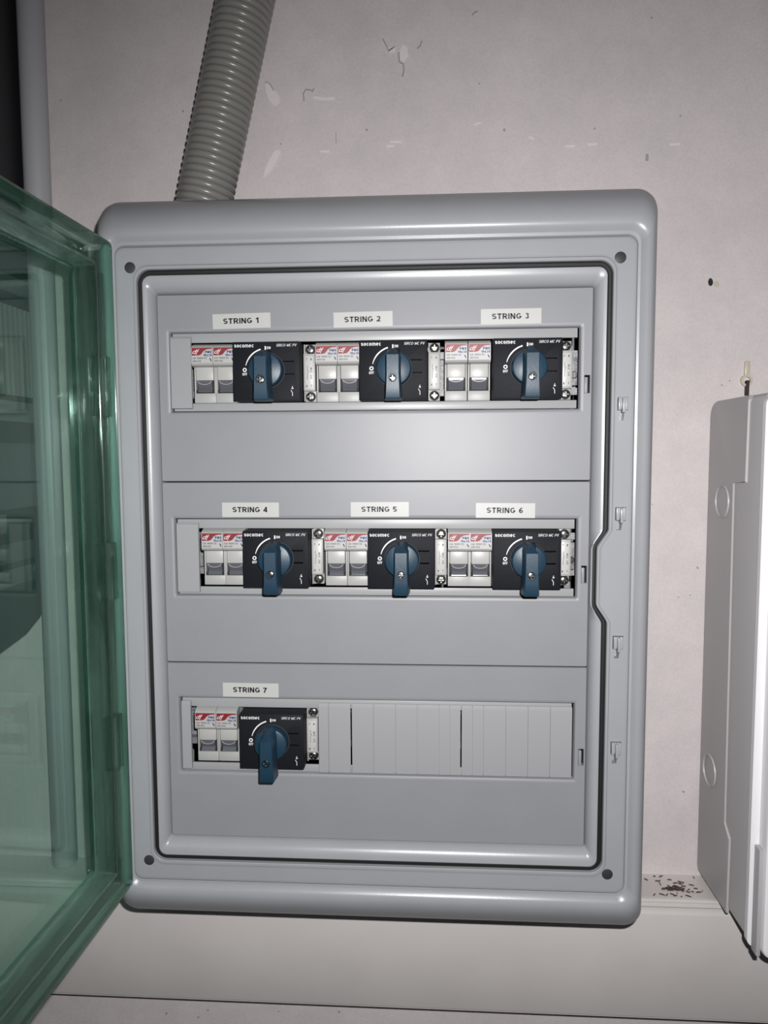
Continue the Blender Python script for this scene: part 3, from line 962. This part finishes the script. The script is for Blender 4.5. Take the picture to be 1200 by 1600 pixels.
# ------------------------------------------------------------------ narrow auxiliary contact blocks
def make_aux():
    root = empty('auxiliary_contact', (0, 0, 0), '', 'contact block')
    w = 4.55
    b = bmesh.new()
    box(b, -w, w, 5, 22, -22.5, 22.5, 0.4)
    box(b, -w, w, -1.0, 8, -14.2, 14.6, 0.5)
    box(b, -w, -w + .9, 1.5, 8, 13, 22.3, 0.3)
    box(b, -w, -w + .9, 1.5, 8, -22.3, -13, 0.3)
    body = finish('body', b, 'module_grey', root)
    b = bmesh.new(); box(b, -3.2, 3.2, -1.5, -0.8, -12.9, 12.9, 0.3); lab = finish('paper_label', b, 'tag_white', root)
    y = -1.62
    b = bmesh.new()
    add_text(b, '7', -2.4, -1.4, 9.4, 11.2, y, 0.18)
    add_text(b, '8', 1.0, 2.2, 9.4, 11.2, y, 0.18)
    add_text(b, '8', -2.6, -1.4, -11.4, -9.6, y, 0.18)
    add_text(b, '7', 1.2, 2.2, -11.4, -9.6, y, 0.18)
    add_text(b, 'DC 21B', 1.0, 2.4, -4.8, 4.0, y, 0.16, rot=90)
    stroke(b, [(-1.4, -5.5), (-1.4, -0.5), (-0.4, 1.8)], 0.3, y, -1.4)
    stroke(b, [(-1.4, 5.4), (-1.4, 2.0), (-0.9, 1.4)], 0.3, y, -1.4)
    finish('printed_text', b, 'ink_black', lab)
    for z in (18.4, -18.4):
        b = bmesh.new(); disc(b, 0.3, z, [(3.9, 3.9), (3.9, 5.3)], 24); finish('screw_well', b, 'dark_void', root)
        b = bmesh.new()
        disc(b, 0.3, z, [(2.0, 2.0), (2.9, 2.4), (3.1, 3.2), (3.1, 4.4)], 20)
        s_ = finish('terminal_screw', b, 'steel', root, angle=50)
        for ax in (0, 1):
            cut = bmesh.new()
            if ax: box(cut, 0.3 - .4, 0.3 + .4, 1, 2.9, z - 2.1, z + 2.1)
            else: box(cut, 0.3 - 2.1, 0.3 + 2.1, 1, 2.9, z - .4, z + .4)
            boolean_cut(s_, cut)
    return root
AX = (-49.2, 48.7, 150.2, -44.6, 54.1, 151.2, -50.6)
aux0 = make_aux()
for i, x in enumerate(AX):
    o = aux0 if i == 0 else copy_tree(aux0)
    place(o, x, 2.0, DEV[ROW_OF[i]])
    o['label'] = 'narrow grey contact block with white label beside the switch, ' + SPOT[i]
    o['group'] = 'auxiliary contact blocks'

# ------------------------------------------------------------------ blanking strips
def blank(label, xs, zc, h=58.0, y=-0.9, group='blanking strips'):
    x0, x1 = xs[0], xs[-1]
    root = empty('blanking_strip', ((x0 + x1) / 2, 0, zc), label, 'blanking strip', group)
    cx = (x0 + x1) / 2
    b = bmesh.new()
    box(b, x0 - cx + .5, x1 - cx - .5, 0.6, 2.3, -h / 2 + .8, h / 2 - .8)
    finish('backing', b, 'blank_grey', root)
    for a, c in zip(xs[:-1], xs[1:]):
        b = bmesh.new()
        pr_ = [(y, -h / 2 + .4), (y, h / 2 - 4), (y + .35, h / 2 - 1.4), (y + 1.3, h / 2), (1.2, h / 2), (1.2, -h / 2)]
        u0, u1 = a - cx + .28, c - cx - .28
        aa = [b.verts.new((u0, yy, z)) for yy, z in pr_]; cc = [b.verts.new((u1, yy, z)) for yy, z in pr_]
        b.faces.new(aa); b.faces.new(cc[::-1])
        for i in range(len(pr_)):
            j = (i + 1) % len(pr_)
            b.faces.new((aa[i], cc[i], cc[j], aa[j]))
        finish('segment', b, 'blank_grey', root, angle=25)
    return root
blank('single grey blanking plate at the left end of the top row', (-159.6, -142.6), 160.2, 56.5)
blank('single grey blanking plate at the left end of the middle row', (-158.6, -140.2), 12.6, 56.5)
blank('very narrow grey blanking plate at the left end of the bottom row', (-158.6, -150.4), -134.6, 57)
blank('short two-piece grey blanking strip right of the STRING 7 switch', (-45.2, -36.7, -18.7), -135.2)
blank('long grooved grey blanking strip in the middle of the bottom row', (-17.9, -0.1, 17.7, 35.1, 52.7, 61.3, 70.1), -135.2)
blank('long grooved grey blanking strip at the right end of the bottom row', (70.7, 79.4, 88.2, 106, 123.5, 141.1, 158.6), -135.2)

# ------------------------------------------------------------------ STRING stickers
ST = [(-102.0, 199.9, 0.9), (-6.4, 199.6, 0.7), (107.5, 200.1, 0.2), (-97.8, 51.4, 0.0), (5.8, 51.7, 0.1), (104.4, 50.8, -0.4), (-100.5, -96.1, -0.3)]
for i, (x, z, rot) in enumerate(ST):
    b = bmesh.new()
    box(b, -23, 23, -0.25, 0.0, -5.8, 5.8)
    o = finish('string_sticker', b, 'tag_white')
    place(o, x, -0.05, z)
    o.rotation_euler = (0, -math.radians(rot), 0)
    tag(o, 'white sticker printed STRING %d on the cover panel, %s' % (i + 1, SPOT[i]), 'sticker', 'numbered string stickers')
    b = bmesh.new()
    add_text(b, 'STRING %d' % (i + 1), -14.6, 13.6, -2.2, 2.3, -0.33, 0.21, 0, 0.72)
    finish('printed_text', b, 'ink_black', o, smooth=False)
